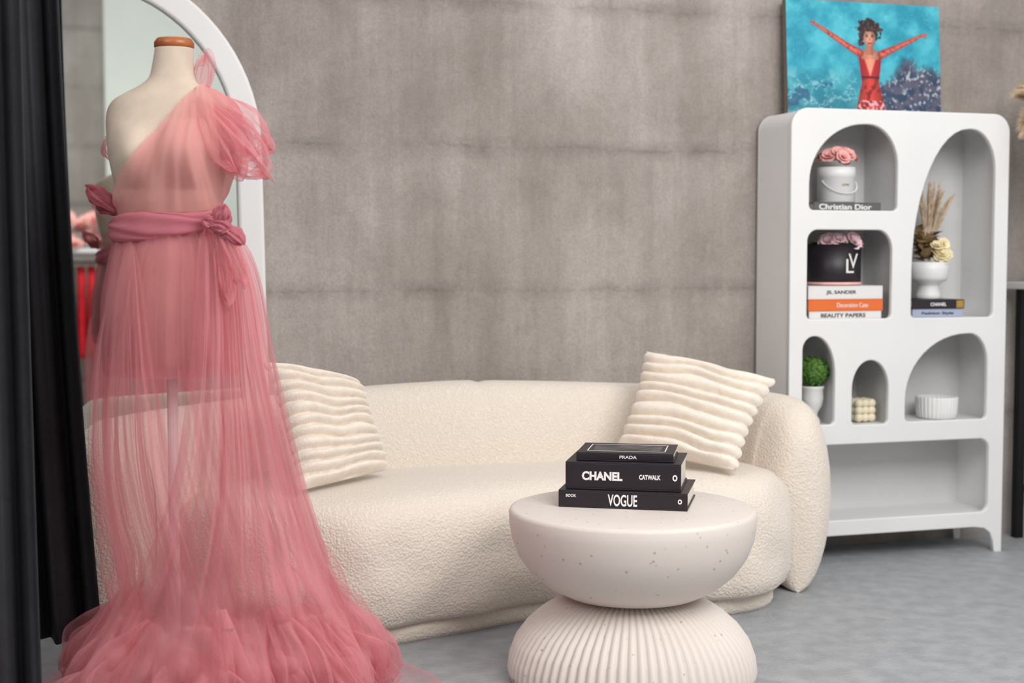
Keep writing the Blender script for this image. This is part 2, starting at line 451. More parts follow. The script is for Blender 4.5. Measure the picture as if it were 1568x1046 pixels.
sp = [(0, .112)]+[p for p in reversed(rounded([(0, 0, 0, 0), (W, 0, 0, 0), (W, H, .07, .07), (0, H, .07, .07)])[2:])]+[(W, .112)]
inn = []
for i, (x, z) in enumerate(sp):
    a = Vector(sp[max(i-1, 0)]); b = Vector(sp[min(i+1, len(sp)-1)]); t = (b-a).normalized(); inn.append((x+t.y*.02, z-t.x*.02))
V = []; F = []
for (x, z), (xi, zi) in zip(sp, inn): V += [(x, .02, z), (x, D-.01, z), (xi, D-.01, zi), (xi, .02, zi)]
for i in range(len(sp)-1):
    a = i*4; b = a+4
    for k in range(4): F.append((a+k, a+(k+1) % 4, b+(k+1) % 4, b+k))
mobj("side_shell", V, F, M_white, sh, True)
es = sh.children[-1].modifiers.new("es", "EDGE_SPLIT"); es.split_angle = radians(40)
for k, (z, x0, x1) in enumerate([(1.402, .018, .50), (.972, .018, W-.018), (.550, .018, W-.018), (.163, .018, W-.018)]):
    box("shelf_board_%d" % k, x0, x1, .02, D-.012, z-.02, z, M_white, sh)
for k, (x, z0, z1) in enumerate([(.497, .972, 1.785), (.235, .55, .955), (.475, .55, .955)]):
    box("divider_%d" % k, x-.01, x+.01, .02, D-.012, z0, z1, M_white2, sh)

def petal(V, F, c, R, M, n=5):
    b = len(V)
    for j in range(n+1):
        for i in range(n+1):
            u = (i/n*2-1); v = j/n
            wdt = R*0.62*sin(pi*min(1, 0.12+v*0.80))**0.7
            x = u*wdt; y = R*0.42*(v**0.6)+R*.35*max(0, v-.7); z = R*v*0.95
            y -= abs(u)**2*R*0.28*sin(pi*min(1, v+.1))
            V.append(tuple(c+M@Vector((x, y, z))))
    for j in range(n):
        for i in range(n):
            a = b+j*(n+1)+i; F.append((a, a+1, a+n+2, a+n+1))
def rose(V, F, c, R, tilt=(0, 0)):
    c = Vector(c); T_ = Matrix.Rotation(tilt[1], 3, 'Y')@Matrix.Rotation(tilt[0], 3, 'X')
    for lay, (cnt, s, lean) in enumerate([(3, .45, -.25), (5, .7, .05), (6, .95, .45), (7, 1.05, .85)]):
        for k in range(cnt):
            a = 2*pi*k/cnt+lay*.6+random.uniform(-.15, .15)
            M = T_@Matrix.Rotation(a, 3, 'Z')@Matrix.Rotation(-lean, 3, 'X')
            petal(V, F, c-T_@Vector((0, 0, R*.4)), R*s, M)
def bouquet(name, cx, cy, cz, R, rad, cnt, m, parent, zs=.55):
    V, F = [], []
    for k in range(cnt):
        a = k*2.399; rr = sqrt((k+.3)/cnt)*R
        x, y = rr*cos(a), rr*sin(a); z = zs*sqrt(max(0, R*R*1.1-rr*rr))
        rose(V, F, (cx+x, cy+y, cz+z), rad*random.uniform(.85, 1.1), (-y/R*.9+.25, x/R*.8))
    return mobj(name, V, F, m, parent, True)
def ball(V, F, c, r, n=12, mseg=8):
    b = len(V)
    for j in range(mseg+1):
        for i in range(n):
            p = pi*j/mseg; a = 2*pi*i/n
            V.append((c[0]+r*sin(p)*cos(a), c[1]+r*sin(p)*sin(a), c[2]+r*cos(p)))
    for j in range(mseg):
        for i in range(n):
            F.append((b+j*n+i, b+j*n+(i+1) % n, b+(j+1)*n+(i+1) % n, b+(j+1)*n+i))

# niche A
bk = book("coffee_table_book", .30, .22, .036, M_bookg, None, (2.94, 5.045, 1.404))
text("title", "Christian Dior", .235, .022, (-.01, -.0006, .018), M_ink, bk)
fb = empty("rose_box", (2.95, 5.155, 1.4415))
lathe("round_box", [(.071, 0), (.075, .004), (.075, .10), (.0765, .101), (.0765, .142), (.072, .142), (.070, .11), (.01, .11)], M_white, fb, 48)
V, F = [], []
for k in range(26):
    a = pi*k/25; ball(V, F, (-.074*cos(a), -.02-.062*sin(a), .085-.05*sin(a)), .0038, 8, 5)
mobj("pearl_handle", V, F, M_ink, fb)
text("label", "LOVE", .03, .009, (0, -.0765, .07), M_gold, fb)
bouquet("roses", 0, -.005, .162, .078, .032, 17, M_rose, fb, .62)
# niche B
z = .974
bk = book("design_book", .325, .22, .033, M_bookw, None, (2.935, 5.042, z)); text("title", "BEAUTY PAPERS", .20, .016, (-.01, -.0006, .0165), M_inkb, bk); z += .0335
bk = book("design_book.001", .335, .22, .047, M_booko, None, (2.935, 5.04, z)); text("title", "Decoration Case", .14, .018, (.03, -.0006, .024), M_ink, bk, bold=0); z += .0475
bk = book("design_book.002", .335, .22, .053, M_bookw, None, (2.935, 5.042, z)); text("title", "JIL SANDER", .135, .018, (-.02, -.0006, .026), M_inkb, bk); z += .054
hb = empty("hat_box_with_peonies", (2.945, 5.162, z))
lathe("hat_box", [(.108, 0), (.111, .003), (.111, .165), (.107, .165), (.106, .15), (.01, .15)], M_black, hb, 64)
lathe("pink_band", [(.1105, .002), (.1125, .003), (.1125, .012), (.1105, .013)], M_rose, hb, 64, cap0=False, cap1=False)
text("monogram_l", "L", .036, .055, (.012, -.1125, .078), M_ink, hb, rz=.10, bold=0); text("monogram_v", "V", .048, .058, (.026, -.1120, .098), M_ink, hb, rz=.22, bold=0)
bouquet("peonies", .012, -.02, .170, .088, .036, 15, M_rose2, hb, .25)
V, F = [], []
for k in range(10):
    a = random.uniform(0, 2*pi); petal(V, F, Vector((.07*cos(a), .07*sin(a), .165)), .04, Matrix.Rotation(a-pi/2, 3, 'Z')@Matrix.Rotation(-1.0, 3, 'X'))
mobj("leaves", V, F, M_leaf, hb)
# niche C
z = .974
bk = book("style_book", .235, .2, .036, M_bookb, None, (3.372, 5.062, z)); text("title", "Fashion Style", .15, .014, (0, -.0006, .018), M_inkb, bk); z += .0365
bk = book("style_book.001", .246, .21, .038, M_black, None, (3.374, 5.06, z)); text("title", "CHANEL", .075, .014, (.0, -.0006, .019), M_ink, bk)
box("gold_edge", .085, .118, -.001, 0, .004, .034, M_gold, bk); z += .0385
vs = empty("dried_flower_arrangement", (3.392, 5.162, z))
lathe("footed_pot", [(.05, 0), (.054, .004), (.05, .02), (.042, .045), (.046, .062), (.07, .075), (.079, .09), (.081, .12), (.081, .152), (.075, .154), (.072, .13), (.01, .125)], M_white, vs, 56)
V, F = [], []
for k in range(12):
    a = random.uniform(0, 2*pi); rr = random.uniform(0, .036)
    rose(V, F, (.034+rr*cos(a), -.055+rr*sin(a)*.5, .195+random.uniform(-.035, .045)), .025, (random.uniform(.5, 1.3), random.uniform(-.5, .5)))
mobj("cream_flowers", V, F, M_cream, vs)
V, F = [], []
for k in range(30):
    a = random.uniform(0, 2*pi)
    petal(V, F, Vector((-.02+random.uniform(-.03, .03), random.uniform(-.03, .03), .15+random.uniform(0, .13))), .05,
          Matrix.Rotation(a, 3, 'Z')@Matrix.Rotation(-random.uniform(.1, .9), 3, 'X'), 3)
mobj("dry_leaves", V, F, M_brown, vs)
def plume(V, F, base, tip, bow, wid, cnt, strand=.05, start=.35, w0=.0012):
    base, tip, bow = Vector(base), Vector(tip), Vector(bow)
    def P(t): return base*(1-t)**2+(bow)*2*t*(1-t)+tip*t*t
    pts = [P(k/14) for k in range(15)]
    for k in range(14):
        b = len(V); a, c = pts[k], pts[k+1]; w = .0022
        for q in (a, c):
            for dx, dy in ((w, 0), (-w*.5, w*.86), (-w*.5, -w*.86)): V.append(tuple(q+Vector((dx, dy, 0))))
        for i in range(3): F.append((b+i, b+(i+1) % 3, b+3+(i+1) % 3, b+3+i))
    for k in range(cnt):
        t = random.uniform(start, 1.0); p = P(t); d = (P(min(1, t+.03))-P(t-.03)).normalized()
        r = Vector((random.gauss(0, 1), random.gauss(0, 1), random.gauss(0, 1))).normalized()
        side = (r-d*r.dot(d)).normalized()
        env = sin(pi*min(1, (t-start)/(1-start)*.9+.08))**.6
        L_ = strand*random.uniform(.5, 1.1); w = w0
        e1 = p+side*wid*env*random.uniform(.3, 1)*.6+d*L_*.5
        e2 = p+side*wid*env*random.uniform(.6, 1)+d*L_*.9+Vector((0, 0, -L_*.15))
        sd = d.cross(side)*w; b = len(V)
        V.extend([tuple(p-sd), tuple(p+sd), tuple(e1+sd), tuple(e1-sd), tuple(e2)])
        F.append((b, b+1, b+2, b+3)); F.append((b+3, b+2, b+4))
V, F = [], []
for k in range(13):
    x = -.075+.15*k/12
    plume(V, F, (0, 0, .12), (x, random.uniform(-.05, .02), random.uniform(.36, .49)), (x*.3, 0, .3), .018, 220, .05, .45)
mobj("bunny_tail_stems", V, F, M_pamp, vs)
# niche D topiary
tp = empty("topiary_plant", (2.838, 5.125, .553))
lathe("urn_pot", [(.03, 0), (.034, .004), (.03, .015), (.02, .03), (.022, .042), (.038, .07), (.044, .10), (.042, .135), (.046, .142), (.046, .15), (.04, .15), (.03, .145), (.005, .145)], M_white, tp, 48)
V, F = [], []
ball(V, F, (0, 0, .208), .055, 20, 14)
for k in range(1100):
    d = Vector((random.gauss(0, 1), random.gauss(0, 1), random.gauss(0, 1))).normalized()
    r = random.uniform(.052, .064); p = Vector((0, 0, .208))+d*r
    s = Vector((random.gauss(0, 1), random.gauss(0, 1), random.gauss(0, 1))); s = (s-d*s.dot(d)*.6).normalized()*.008
    t = d.cross(s).normalized()*.004; b = len(V)
    V.extend([tuple(p-s), tuple(p+t), tuple(p+s+d*.004), tuple(p-t)]); F.append((b, b+1, b+2, b+3))
mobj("boxwood_ball", V, F, M_leaf, tp, False)
# niche E candle
V, F = [], []
for i in range(3):
    for j in range(3):
        for k in range(3):
            ball(V, F, ((i-1)*.029, (j-1)*.029, .0185+k*.029), .0185, 16, 12)
mobj("bubble_candle", V, F, M_wax, None, True, loc=(3.062, 5.125, .552))
# niche F bowl
bw = empty("fluted_bowl", (3.430, 5.145, .552))
lathe("bowl", [(.072, 0), (.079, .006), (.083, .03), (.086, .084), (.084, .09), (.078, .09), (.074, .03), (.01, .02)], M_white, bw, 30*8, 30, .005)

# ------------------------------------------------------------ painting
pw, ph = .715, .465
GX, GY = 400, 262
def nse(x, y, s, o=0): return noise.fractal(Vector((x*s+o, y*s, o*1.7)), 1.0, 2.0, 4)
def segd(px, py, ax, ay, bx, by):
    vx, vy = bx-ax, by-ay; t = max(0, min(1, ((px-ax)*vx+(py-ay)*vy)/(vx*vx+vy*vy)))
    return math.hypot(px-ax-t*vx, py-ay-t*vy), t
arms = [(109, 76, 90, 66, 6.0, 4.4), (90, 66, 60, 48, 4.4, 3.2), (60, 48, 46, 40, 3.2, 2.4), (46, 40, 37, 36, 2.4, 1.5), (44, 40, 40, 33, 1.2, .8),
        (143, 77, 160, 69, 6.0, 4.4), (160, 69, 190, 55, 4.4, 3.2), (190, 55, 204, 48, 3.2, 2.2), (204, 48, 214, 45, 2.2, 1.4), (205, 48, 213, 50, 1.3, .8)]
def art(x, y):
    n1 = nse(x, y, .03, 3); n2 = nse(x, y, .085, 9)
    c = Vector((22, 142, 168)).lerp(Vector((72, 182, 200)), max(0, min(1, .45+n1*1.1)))
    if abs(n2) < .05: c = c.lerp(Vector((165, 222, 228)), .4*(1-abs(n2)/.05))
    c = c*(1-.25*max(0, min(1, (y-90)/70)))
    dk = max(0, min(1, (y-84-((x-192)**2)*.007-n1*16)/14))*(1 if x > 126 else 0)
    if dk > 0:
        q = Vector((38, 60, 88)).lerp(Vector((84, 84, 104)), max(0, min(1, .5+n2*1.5)))
        if nse(x, y, .22, 5) > .42: q = Vector((170, 176, 188))
        c = c.lerp(q, dk)
    if x < 104 and y > 96:
        f = nse(x, y, .07, 14)
        if abs(f-.12) < .05 or f > .42: c = c.lerp(Vector((180, 210, 220)), .6*min(1, (y-96)/25))
    if y > 120 and nse(x, y, .06, 21) > .22 and x < 70: c = c.lerp(Vector((25, 75, 112)), .7)
    cxx = 125
    if y > 70:
        if y < 118: hw = 19-(y-72)*.13
        else: hw = 13.5+(y-118)*.24
        if y < 78: hw = 19-(78-y)*1.6
        if abs(x-cxx) < hw:
            sh_ = .70+.35*(1-abs(x-cxx)/hw)
            red = Vector((195, 28, 42)); skin = Vector((208, 134, 108))
            if y < 84 and abs(x-cxx) < 13: q = skin*sh_
            elif y < 108: q = skin*1.1*sh_ if abs(x-cxx) < (108-y)*.36 else red*sh_
            elif y < 111: q = Vector((70, 10, 25))
            else:
                q = Vector((205, 60, 50))*sh_
                if nse(x, y, .16, 31) > .12: q = Vector((130, 14, 28))
                if y > 142 and nse(x, y, .2, 37) > .1: q = Vector((225, 165, 170))
            c = q
    for ax, ay, bx, by, r0, r1 in arms:
        d, t = segd(x, y, ax, ay, bx, by)
        r = r0+(r1-r0)*t
        if d < r:
            c = Vector((214, 108, 90)).lerp(Vector((130, 48, 45)), (d/r)**1.5)
            if nse(x, y, .2, 41) > .28: c = c.lerp(Vector((150, 25, 40)), .8)
    if abs(x-125) < 5.5 and 62 < y < 78: c = Vector((190, 115, 92))*(1-.03*abs(x-123))
    hr = 19+9*nse(x, y, .13, 51)
    if math.hypot(x-124, (y-46)*1.0) < hr and y < 66: c = Vector((30, 18, 22)) if nse(x, y, .3, 61) < .12 else Vector((84, 54, 54))
    e = ((x-125)/9.2)**2+((y-55)/12.5)**2
    if e < 1 and y > 45:
        c = Vector((222, 158, 132))*(1.0-.32*e-(.12 if x > 128 else 0))
        if abs(y-52) < 1.1 and 2 < abs(x-125) < 6: c = Vector((60, 30, 30))
        if abs(y-49.3) < .7 and 2 < abs(x-125) < 6.5: c = Vector((70, 40, 35))
        if abs(x-125) < 1.2 and 54 < y < 58: c = Vector((175, 108, 88))
        if abs(y-61.5) < 1.3 and abs(x-125) < 3.6: c = Vector((175, 35, 45))
    return c
V = []; F = []; C = []
for j in range(GY):
    for i in range(GX):
        V.append((i/(GX-1)*pw, -.0005, ph-j/(GY-1)*ph))
        C.append(lin([max(0, min(255, q)) for q in art(i/(GX-1)*234, 5+j/(GY-1)*158)]))
for j in range(GY-1):
    for i in range(GX-1):
        a = j*GX+i; F.append((a, a+GX, a+GX+1, a+1))
pt = empty("canvas_painting", (2.772, 5.235, 1.807)); pt.rotation_euler = (radians(-4), 0, 0)
mp_, nt, N, L, B = new_mat("oil_paint")
va = N.new("ShaderNodeVertexColor"); va.layer_name = "paint"; L.new(va.outputs["Color"], B.inputs["Base Color"]); B.inputs["Roughness"].default_value = .55
o = mobj("painted_face", V, F, mp_, pt, False)
at = o.data.color_attributes.new("paint", 'FLOAT_COLOR', 'POINT')
flat = [q for c in C for q in c]; at.data.foreach_set("color", flat)
box("canvas_body", 0, pw, 0, .03, 0, ph, mat("canvas_edge", (120, 110, 100), .8), pt)

# ------------------------------------------------------------ mirror
mr = empty("arched_floor_mirror", (.03, 5.225, 0)); mr.rotation_euler = (radians(-1.6), 0, 0)
def arch(hw, z0, zs, top, fl):
    pts = [(-hw-fl, z0), (hw+fl, z0), (hw+fl*.35, zs*.55), (hw, zs)]
    for k in range(1, 40):
        a = pi*k/40; pts.append((hw*cos(a), zs+(top-zs)*sin(a)))
    pts += [(-hw, zs), (-hw-fl*.35, zs*.55)]
    return pts
panel("frame", [arch(.615, .005, 1.62, 2.27, .03), arch(.545, .075, 1.62, 2.20, .03)], .04, .012, M_white, mr, y=.02)
mm, nt, N, L, B = new_mat("mirror_glass"); B.inputs["Metallic"].default_value = 1; B.inputs["Roughness"].default_value = .02; B.inputs["Base Color"].default_value = (.86, .90, .88, 1)
panel("glass", [arch(.55, .07, 1.62, 2.205, .03)], .004, .0005, mm, mr, y=.026)

# ------------------------------------------------------------ dress form
fx, fy = cam2w(-.911, 3.8)
mq = empty("dress_form_mannequin", (fx, fy, 0), -TH)
prof = [(.94, .150, .105, 0), (.96, .165, .118, 0), (1.09, .168, .125, 0), (1.21, .148, .11, 0), (1.317, .122, .09, 0), (1.405, .140, .105, 0), (1.49, .157, .120, 0),
        (1.55, .163, .108, 0), (1.60, .163, .092, .0), (1.635, .148, .080, .0), (1.658, .115, .070, .004), (1.678, .080, .062, .008), (1.70, .060, .055, .012), (1.74, .053, .051, .015), (1.775, .050, .049, .018)]
profS = catmull(prof, 5, False)
def torso_pt(z, a, b, ox, t, sc=1.0, off=0.0):
    c, s = cos(t), sin(t)
    x = ox+(a*sc+off)*c*(abs(c)**-.12 if abs(c) > 1e-3 else 1); y = (b*sc+off)*s
    if s < 0 and 1.40 < z < 1.58:
        bu = sin(pi*(z-1.40)/.18); y -= .035*bu*math.exp(-((abs(x)-.07)/.05)**2)
    return (x, y, z)
rings = [[torso_pt(z, a, b, ox, 2*pi*k/72) for k in range(72)] for z, a, b, ox in profS]
loft("torso", rings, M_linen, mq)
lathe("neck_cap", [(.048, 1.775), (.052, 1.778), (.052, 1.79), (.045, 1.800), (.02, 1.803)], M_wood, mq, 48, center=(.018, 0, 0))
lathe("pole", [(.014, .02), (.014, .95)], M_white, mq, 20)
lathe("base", [(.20, 0), (.20, .012), (.05, .022), (.016, .04)], M_white, mq, 48)

gw = empty("pink_tulle_gown", (fx, fy, 0), -TH)
# bodice (stops under the sash)
V, F, idx = [], [], {}
NA = 240
bp_ = [q for q in catmull([p for p in prof if 1.21 <= p[0] <= 1.70], 16, False) if q[0] > 1.292]
keep = {}
S0 = Vector((.075, 1.66))
for i, (z, a, b, ox) in enumerate(bp_):
    for k in range(NA):
        t = 2*pi*k/NA; x, y, zz = torso_pt(z, a, b, ox, t, 1.03, .008)
        ang = math.atan2(x-S0.x, S0.y+.06-zz)
        rad = math.hypot(x-S0.x, S0.y+.06-zz)
        f = .018*noise.noise(Vector((ang*8, rad*2.5, y*3)))*min(1, rad*8)+.009*noise.noise(Vector((ang*18, rad*4, y*4)))
        f = (f+.006)*min(1, max(.1, (zz-1.30)/.07))
        r = sqrt(x*x+y*y)+1e-6; x += f*x/r; y += f*y/r
        keep[(i, k)] = zz < 1.640+1.27*(x-.062)+.008*noise.noise(Vector((x*14, 3, 1))) and not (x < .045 and zz > 1.62)
        idx[(i, k)] = len(V); V.append((x, y, zz))
for i in range(len(bp_)-1):
    for k in range(NA):
        q = [(i, k), (i, (k+1) % NA), (i+1, (k+1) % NA), (i+1, k)]
        if all(keep[s] for s in q): F.append(tuple(idx[s] for s in q))
mobj("bodice", V, F, T_bod, gw)
# slip lining following the body, ends below the hip
rings = []
for z, a, b, ox in catmull([p for p in prof if p[0] <= 1.32], 10, False):
    rings.append([(lambda q: (q[0], q[1], q[2]-(.03 if z < .99 else 0)))(torso_pt(z, max(a, .16 if z < 1.0 else 0), max(b, .115 if z < 1.0 else 0), ox, 2*pi*k/120, 1.05, .006+.003*sin(k*.9))) for k in range(120)])
loft("lining", rings, T_lin, gw, False, False)
# sash
rings = []
for k in range(160):
    t = 2*pi*k/160; ring = []
    for s in range(24):
        a = 2*pi*s/24
        w = .031+.006*sin(3*t+1)+.004*noise.noise(Vector((cos(t)*3, sin(t)*3, 2))); rr = .011*cos(a)+.004*sin(a*6+t*5)
        c_, s_ = cos(t), sin(t)
        c2_ = c_*(abs(c_)**-.12 if abs(c_) > 1e-3 else 1)
        ring.append(((.150+rr)*c2_, (.117+rr)*s_, 1.308+w*sin(a)+.012*c_+.004*sin(t*4+a*3)))
    rings.append(ring)
rings.append(rings[0]); loft("sash", rings, T_sash, gw, False, False)

# skirt layers
S = 573.0
tab = [(352, 202, 350), (372, 192, 372), (400, 182, 386), (450, 168, 398), (560, 150, 416), (700, 142, 448), (800, 152, 476), (870, 168, 500), (930, 160, 532), (1000, 118, 568), (1050, 90, 590), (1092, 76, 602)]
tabs = catmull(tab, 10, False)
def prof_at(z):
    y = 390+(1.23-z)*S
    for a, b in zip(tabs, tabs[1:]):
        if a[0] <= y <= b[0]:
            t = (y-a[0])/(b[0]-a[0]+1e-9); return a[1]+(b[1]-a[1])*t, a[2]+(b[2]-a[2])*t
    return (tabs[0][1], tabs[0][2]) if y < tabs[0][0] else (tabs[-1][1], tabs[-1][2])
def crump(x, y, z, seed):
    d = max(0.0, .48-z)
    return d*(.34*noise.noise(Vector((x*6+seed, y*6, z*6)))+.18*noise.noise(Vector((x*14, y*14+seed, z*12))))
def skirt(name, z0, z1, sc, m, seed, amp, nv=120, na=460, K=3.6):
    rings = []
    for j in range(nv+1):
        v = j/nv; z = z0+(z1-z0)*v
        l, r = prof_at(z); cx = ((l+r)/2-262)/S; hw = (r-l)/2/S
        b = min(hw*.84, .36); ring = []
        dd = max(0, min(1, (1.30-z)/1.2))
        for k in range(na):
            t = 2*pi*k/na
            tw = t+.35*dd*dd*sin(t+1)
            am = amp*(.22+1.5*dd)
            cc, ss = cos(tw), sin(tw)
            f = am*(1.3*noise.noise(Vector((cc*K+seed*3, ss*K, z*.9+seed)))
                    +.8*noise.noise(Vector((cc*K*2.6+seed*3, ss*K*2.6, z*1.2)))
                    +.30*noise.noise(Vector((cc*K*6+seed*3, ss*K*6, z*2.0)))*(1.3-.9*dd))
            c_, s_ = cos(t), sin(t)
            f += crump(c_*.5, s_*.5, z, seed)
            zz = z
            if j == nv: zz = z+.01
            ring.append((cx+(hw*sc+f)*c_, (b*sc+f)*s_, max(zz, .003)))
        rings.append(ring)
    return loft(name, rings, m, gw, False, False)
skirt("skirt_outer", 1.295, .004, .98, T_out, .3, .040, K=3.2)
skirt("skirt_inner", 1.295, .004, .88, T_in, 2.1, .046, K=2.6)
def drape(name, xls, m, seed, yo, amp, xr_in=0, K=9):
    V, F = [], []; nv, nu = 130, 150
    xs = catmull(xls, 12, False)
    for j in range(nv+1):
        v = j/nv; z = 1.30+(.006-1.30)*v
        y_ = 390+(1.23-z)*S
        l, r = prof_at(z); cx = ((l+r)/2-262)/S; hw = (r-l)/2/S; b = min(hw*.84, .36)
        xl = xs[-1][1]
        for a_, b_ in zip(xs, xs[1:]):
            if a_[0] <= y_ <= b_[0]: xl = a_[1]+(b_[1]-a_[1])*(y_-a_[0])/(b_[0]-a_[0]); break
        x0 = (xl-262)/S; x1 = (r-xr_in-262)/S
        for i in range(nu+1):
            u = i/nu; x = x0+(x1-x0)*u
            q = max(-.995, min(.995, (x-cx)/hw)); yy = -b*sqrt(1-q*q)-yo*(1-q*q)**.3
            dd = v
            f = amp*(.2+1.3*dd)*(1.3*noise.noise(Vector((u*K+seed, z*.8, seed)))+.6*noise.noise(Vector((u*K*2.3, z*1.3, seed)))+.22*noise.noise(Vector((u*K*5, z*2.0, seed)))*(1.2-dd))
            f += crump(x, yy, z, seed)
            V.append((x+f*.35, yy-f, max(z+.3*f*(1 if z < .3 else 0), .004)))
    for j in range(nv):
        for i in range(nu):
            a = j*(nu+1)+i; F.append((a, a+1, a+nu+2, a+nu+1))
    return mobj(name, V, F, m, gw)
drape("side_drape", [(349, 322), (450, 322), (545, 318), (700, 300), (800, 268), (900, 215), (1000, 150), (1095, 110)], T_drape, 3.3, .012, .05, K=7)
drape("side_drape_inner", [(349, 345), (450, 352), (545, 355), (700, 352), (800, 345), (900, 330), (1000, 300), (1095, 280)], T_drape, 7.7, -.02, .05, 4, K=6)
drape("front_drape", [(349, 215), (450, 195), (545, 190), (700, 180), (800, 190), (900, 190), (1000, 140), (1095, 100)], T_out, 11.7, .02, .045, 150, 5)

def puff(V, F, o, tip, w0, w1, seed, K=7, nr=26, na=90, amp=.25, flat=.8, hf=.5):
    """soft gathered tulle pouf: narrow at o, billowing out towards tip, closed round end"""
    o, tip = Vector(o), Vector(tip); d = (tip-o); Ln = d.length; d.normalize()
    up = Vector((0, 1, 0)); a_ = d.cross(up).normalized(); b_ = a_.cross(d)
    base = len(V)
    for j in range(nr+1):
        s = j/nr
        w = (w0+(w1-w0)*sin(min(1, s*1.25)*pi/2))*sqrt(max(0.0, 1-max(0, (s-.55)/.45)**2.4))
        for i in range(na):
            t = 2*pi*i/na
            f = 1+amp*(1.5*noise.noise(Vector((cos(t)*K*.5+seed, sin(t)*K*.5, s*1.5)))+1.0*noise.noise(Vector((cos(t)*K+seed, sin(t)*K, s*3+seed)))*min(1, hf*2)+hf*noise.noise(Vector((cos(t)*K*3, sin(t)*K*3, s*5+seed))))
            l_ = s*Ln*(1+.28*noise.noise(Vector((cos(t)*2.5+seed, sin(t)*2.5, 4))))
            V.append(tuple(o+d*l_+a_*(w*f*cos(t))+b_*(w*f*flat*sin(t))))
    for j in range(nr):
        for i in range(na):
            F.append((base+j*na+i, base+j*na+(i+1) % na, base+(j+1)*na+(i+1) % na, base+(j+1)*na+i))
V, F = [], []
sx = lambda px: (px-262)/S
sz = lambda py: 1.23+(390-py)/S
puff(V, F, (sx(306), -.04, sz(155)), (sx(414), -.05, sz(270)), .018, .062, 1.1, hf=.2)
puff(V, F, (sx(310), -.02, sz(150)), (sx(416), -.01, sz(228)), .018, .058, 5.1, hf=.2)
puff(V, F, (sx(308), -.06, sz(160)), (sx(372), -.08, sz(262)), .015, .050, 8.1, hf=.2)
puff(V, F, (sx(308), -.03, sz(158)), (sx(395), -.05, sz(245)), .015, .042, 15.1, hf=.2)
puff(V, F, (sx(306), .0, sz(165)), (sx(318), .02, sz(88)), .014, .026, 9.1, hf=.2)
mobj("shoulder_pouf", V, F, T_puff, gw)
V, F = [], []
bx, bz = sx(348), sz(345)
puff(V, F, (bx, -.115, bz), (sx(384), -.12, sz(372)), .012, .022, 2.1, amp=.35)
puff(V, F, (bx, -.115, bz), (sx(362), -.13, sz(318)), .012, .020, 3.4, amp=.35)
puff(V, F, (bx, -.115, bz), (sx(330), -.13, sz(338)), .010, .017, 4.4, amp=.35)
puff(V, F, (bx-.012, -.125, bz), (bx+.03, -.13, bz-.01), .012, .020, 6.4, amp=.3)
mobj("bow", V, F, T_sash, gw)
V, F = [], []
puff(V, F, (bx, -.11, bz), (sx(386), -.13, sz(430)), .010, .024, 7.4, amp=.4)
puff(V, F, (bx, -.11, bz), (sx(366), -.14, sz(455)), .010, .020, 27.4, amp=.4)
mobj("bow_tails", V, F, T_puff, gw)
V, F = [], []
puff(V, F, (sx(188), -.05, sz(322)), (sx(152), -.07, sz(292)), .012, .022, 12.4, amp=.4)
puff(V, F, (sx(188), -.05, sz(322)), (sx(158), -.04, sz(315)), .012, .016, 13.4, amp=.4)
mobj("waist_puff", V, F, tulle("deep_rose_tulle", (196, 112, 126), .45, .9), gw)
V, F = [], []
puff(V, F, (sx(185), .10, sz(250)), (sx(158), .12, sz(205)), .02, .045, 14.4, amp=.35, hf=.1)
mobj("back_wisp", V, F, T_out, gw)
# hem poufs
V, F = [], []
random.seed(5)
for k in range(20):
    t = -pi*1.03+pi*1.1*k/19
    zt_ = random.uniform(.20, .36); zb = random.uniform(.03, .10)
    l, r = prof_at(zt_); cx = ((l+r)/2-262)/S; hw = (r-l)/2/S
    l2, r2 = prof_at(zb); cx2 = ((l2+r2)/2-262)/S; hw2 = (r2-l2)/2/S
    p0 = (cx+hw*.8*cos(t), .29*sin(t), zt_)
    p1 = (cx2+hw2*.97*cos(t+random.uniform(-.1, .3)), .37*sin(t), zb)
    puff(V, F, p0, p1, .02, random.uniform(.05, .085), k*2.3, K=4, amp=.45, hf=.18)
V = [(x, y, max(z, .004)) for x, y, z in V]
mobj("hem_poufs", V, F, T_puff, gw)

# ------------------------------------------------------------ curtains
def curtain(name, p0, p1, z0, z1, folds, amp, flare, seed):
    p0, p1 = Vector(p0), Vector(p1); d = (p1-p0); nrm_ = Vector((-d.y, d.x)).normalized(); c = (p0+p1)/2
    V, F = [], []; nu, nv = 160, 30
    for j in range(nv+1):
        v = j/nv; z = z1+(z0-z1)*v
        for i in range(nu+1):
            u = i/nu
            q = p0+d*u+d.normalized()*flare*v*v*(1-u)*-1
            f = amp*(.7+.5*v)*(sin(2*pi*folds*u+seed+.4*sin(v*3))+.35*sin(2*pi*folds*2.3*u+seed*2+v))
            q = q+nrm_*f
            V.append((q.x-c.x, q.y-c.y, z))
    for j in range(nv):
        for i in range(nu):
            a = j*(nu+1)+i; F.append((a, a+1, a+nu+2, a+nu+1))
    o = mobj(name, V, F, M_dark, None, True, loc=(c.x, c.y, 0))
    s = o.modifiers.new("s", "SOLIDIFY"); s.thickness = .004
    return o
a = cam2w(-1.325, 4.2); b = cam2w(-1.95, 4.08)
curtain("curtain", a, b, .08, 2.7, 7, .035, .10, .5)
a = cam2w(-1.215, 3.55); b = cam2w(-1.85, 3.35)
curtain("curtain.001", a, b, .03, 2.7, 7, .035, .02, 1.5)

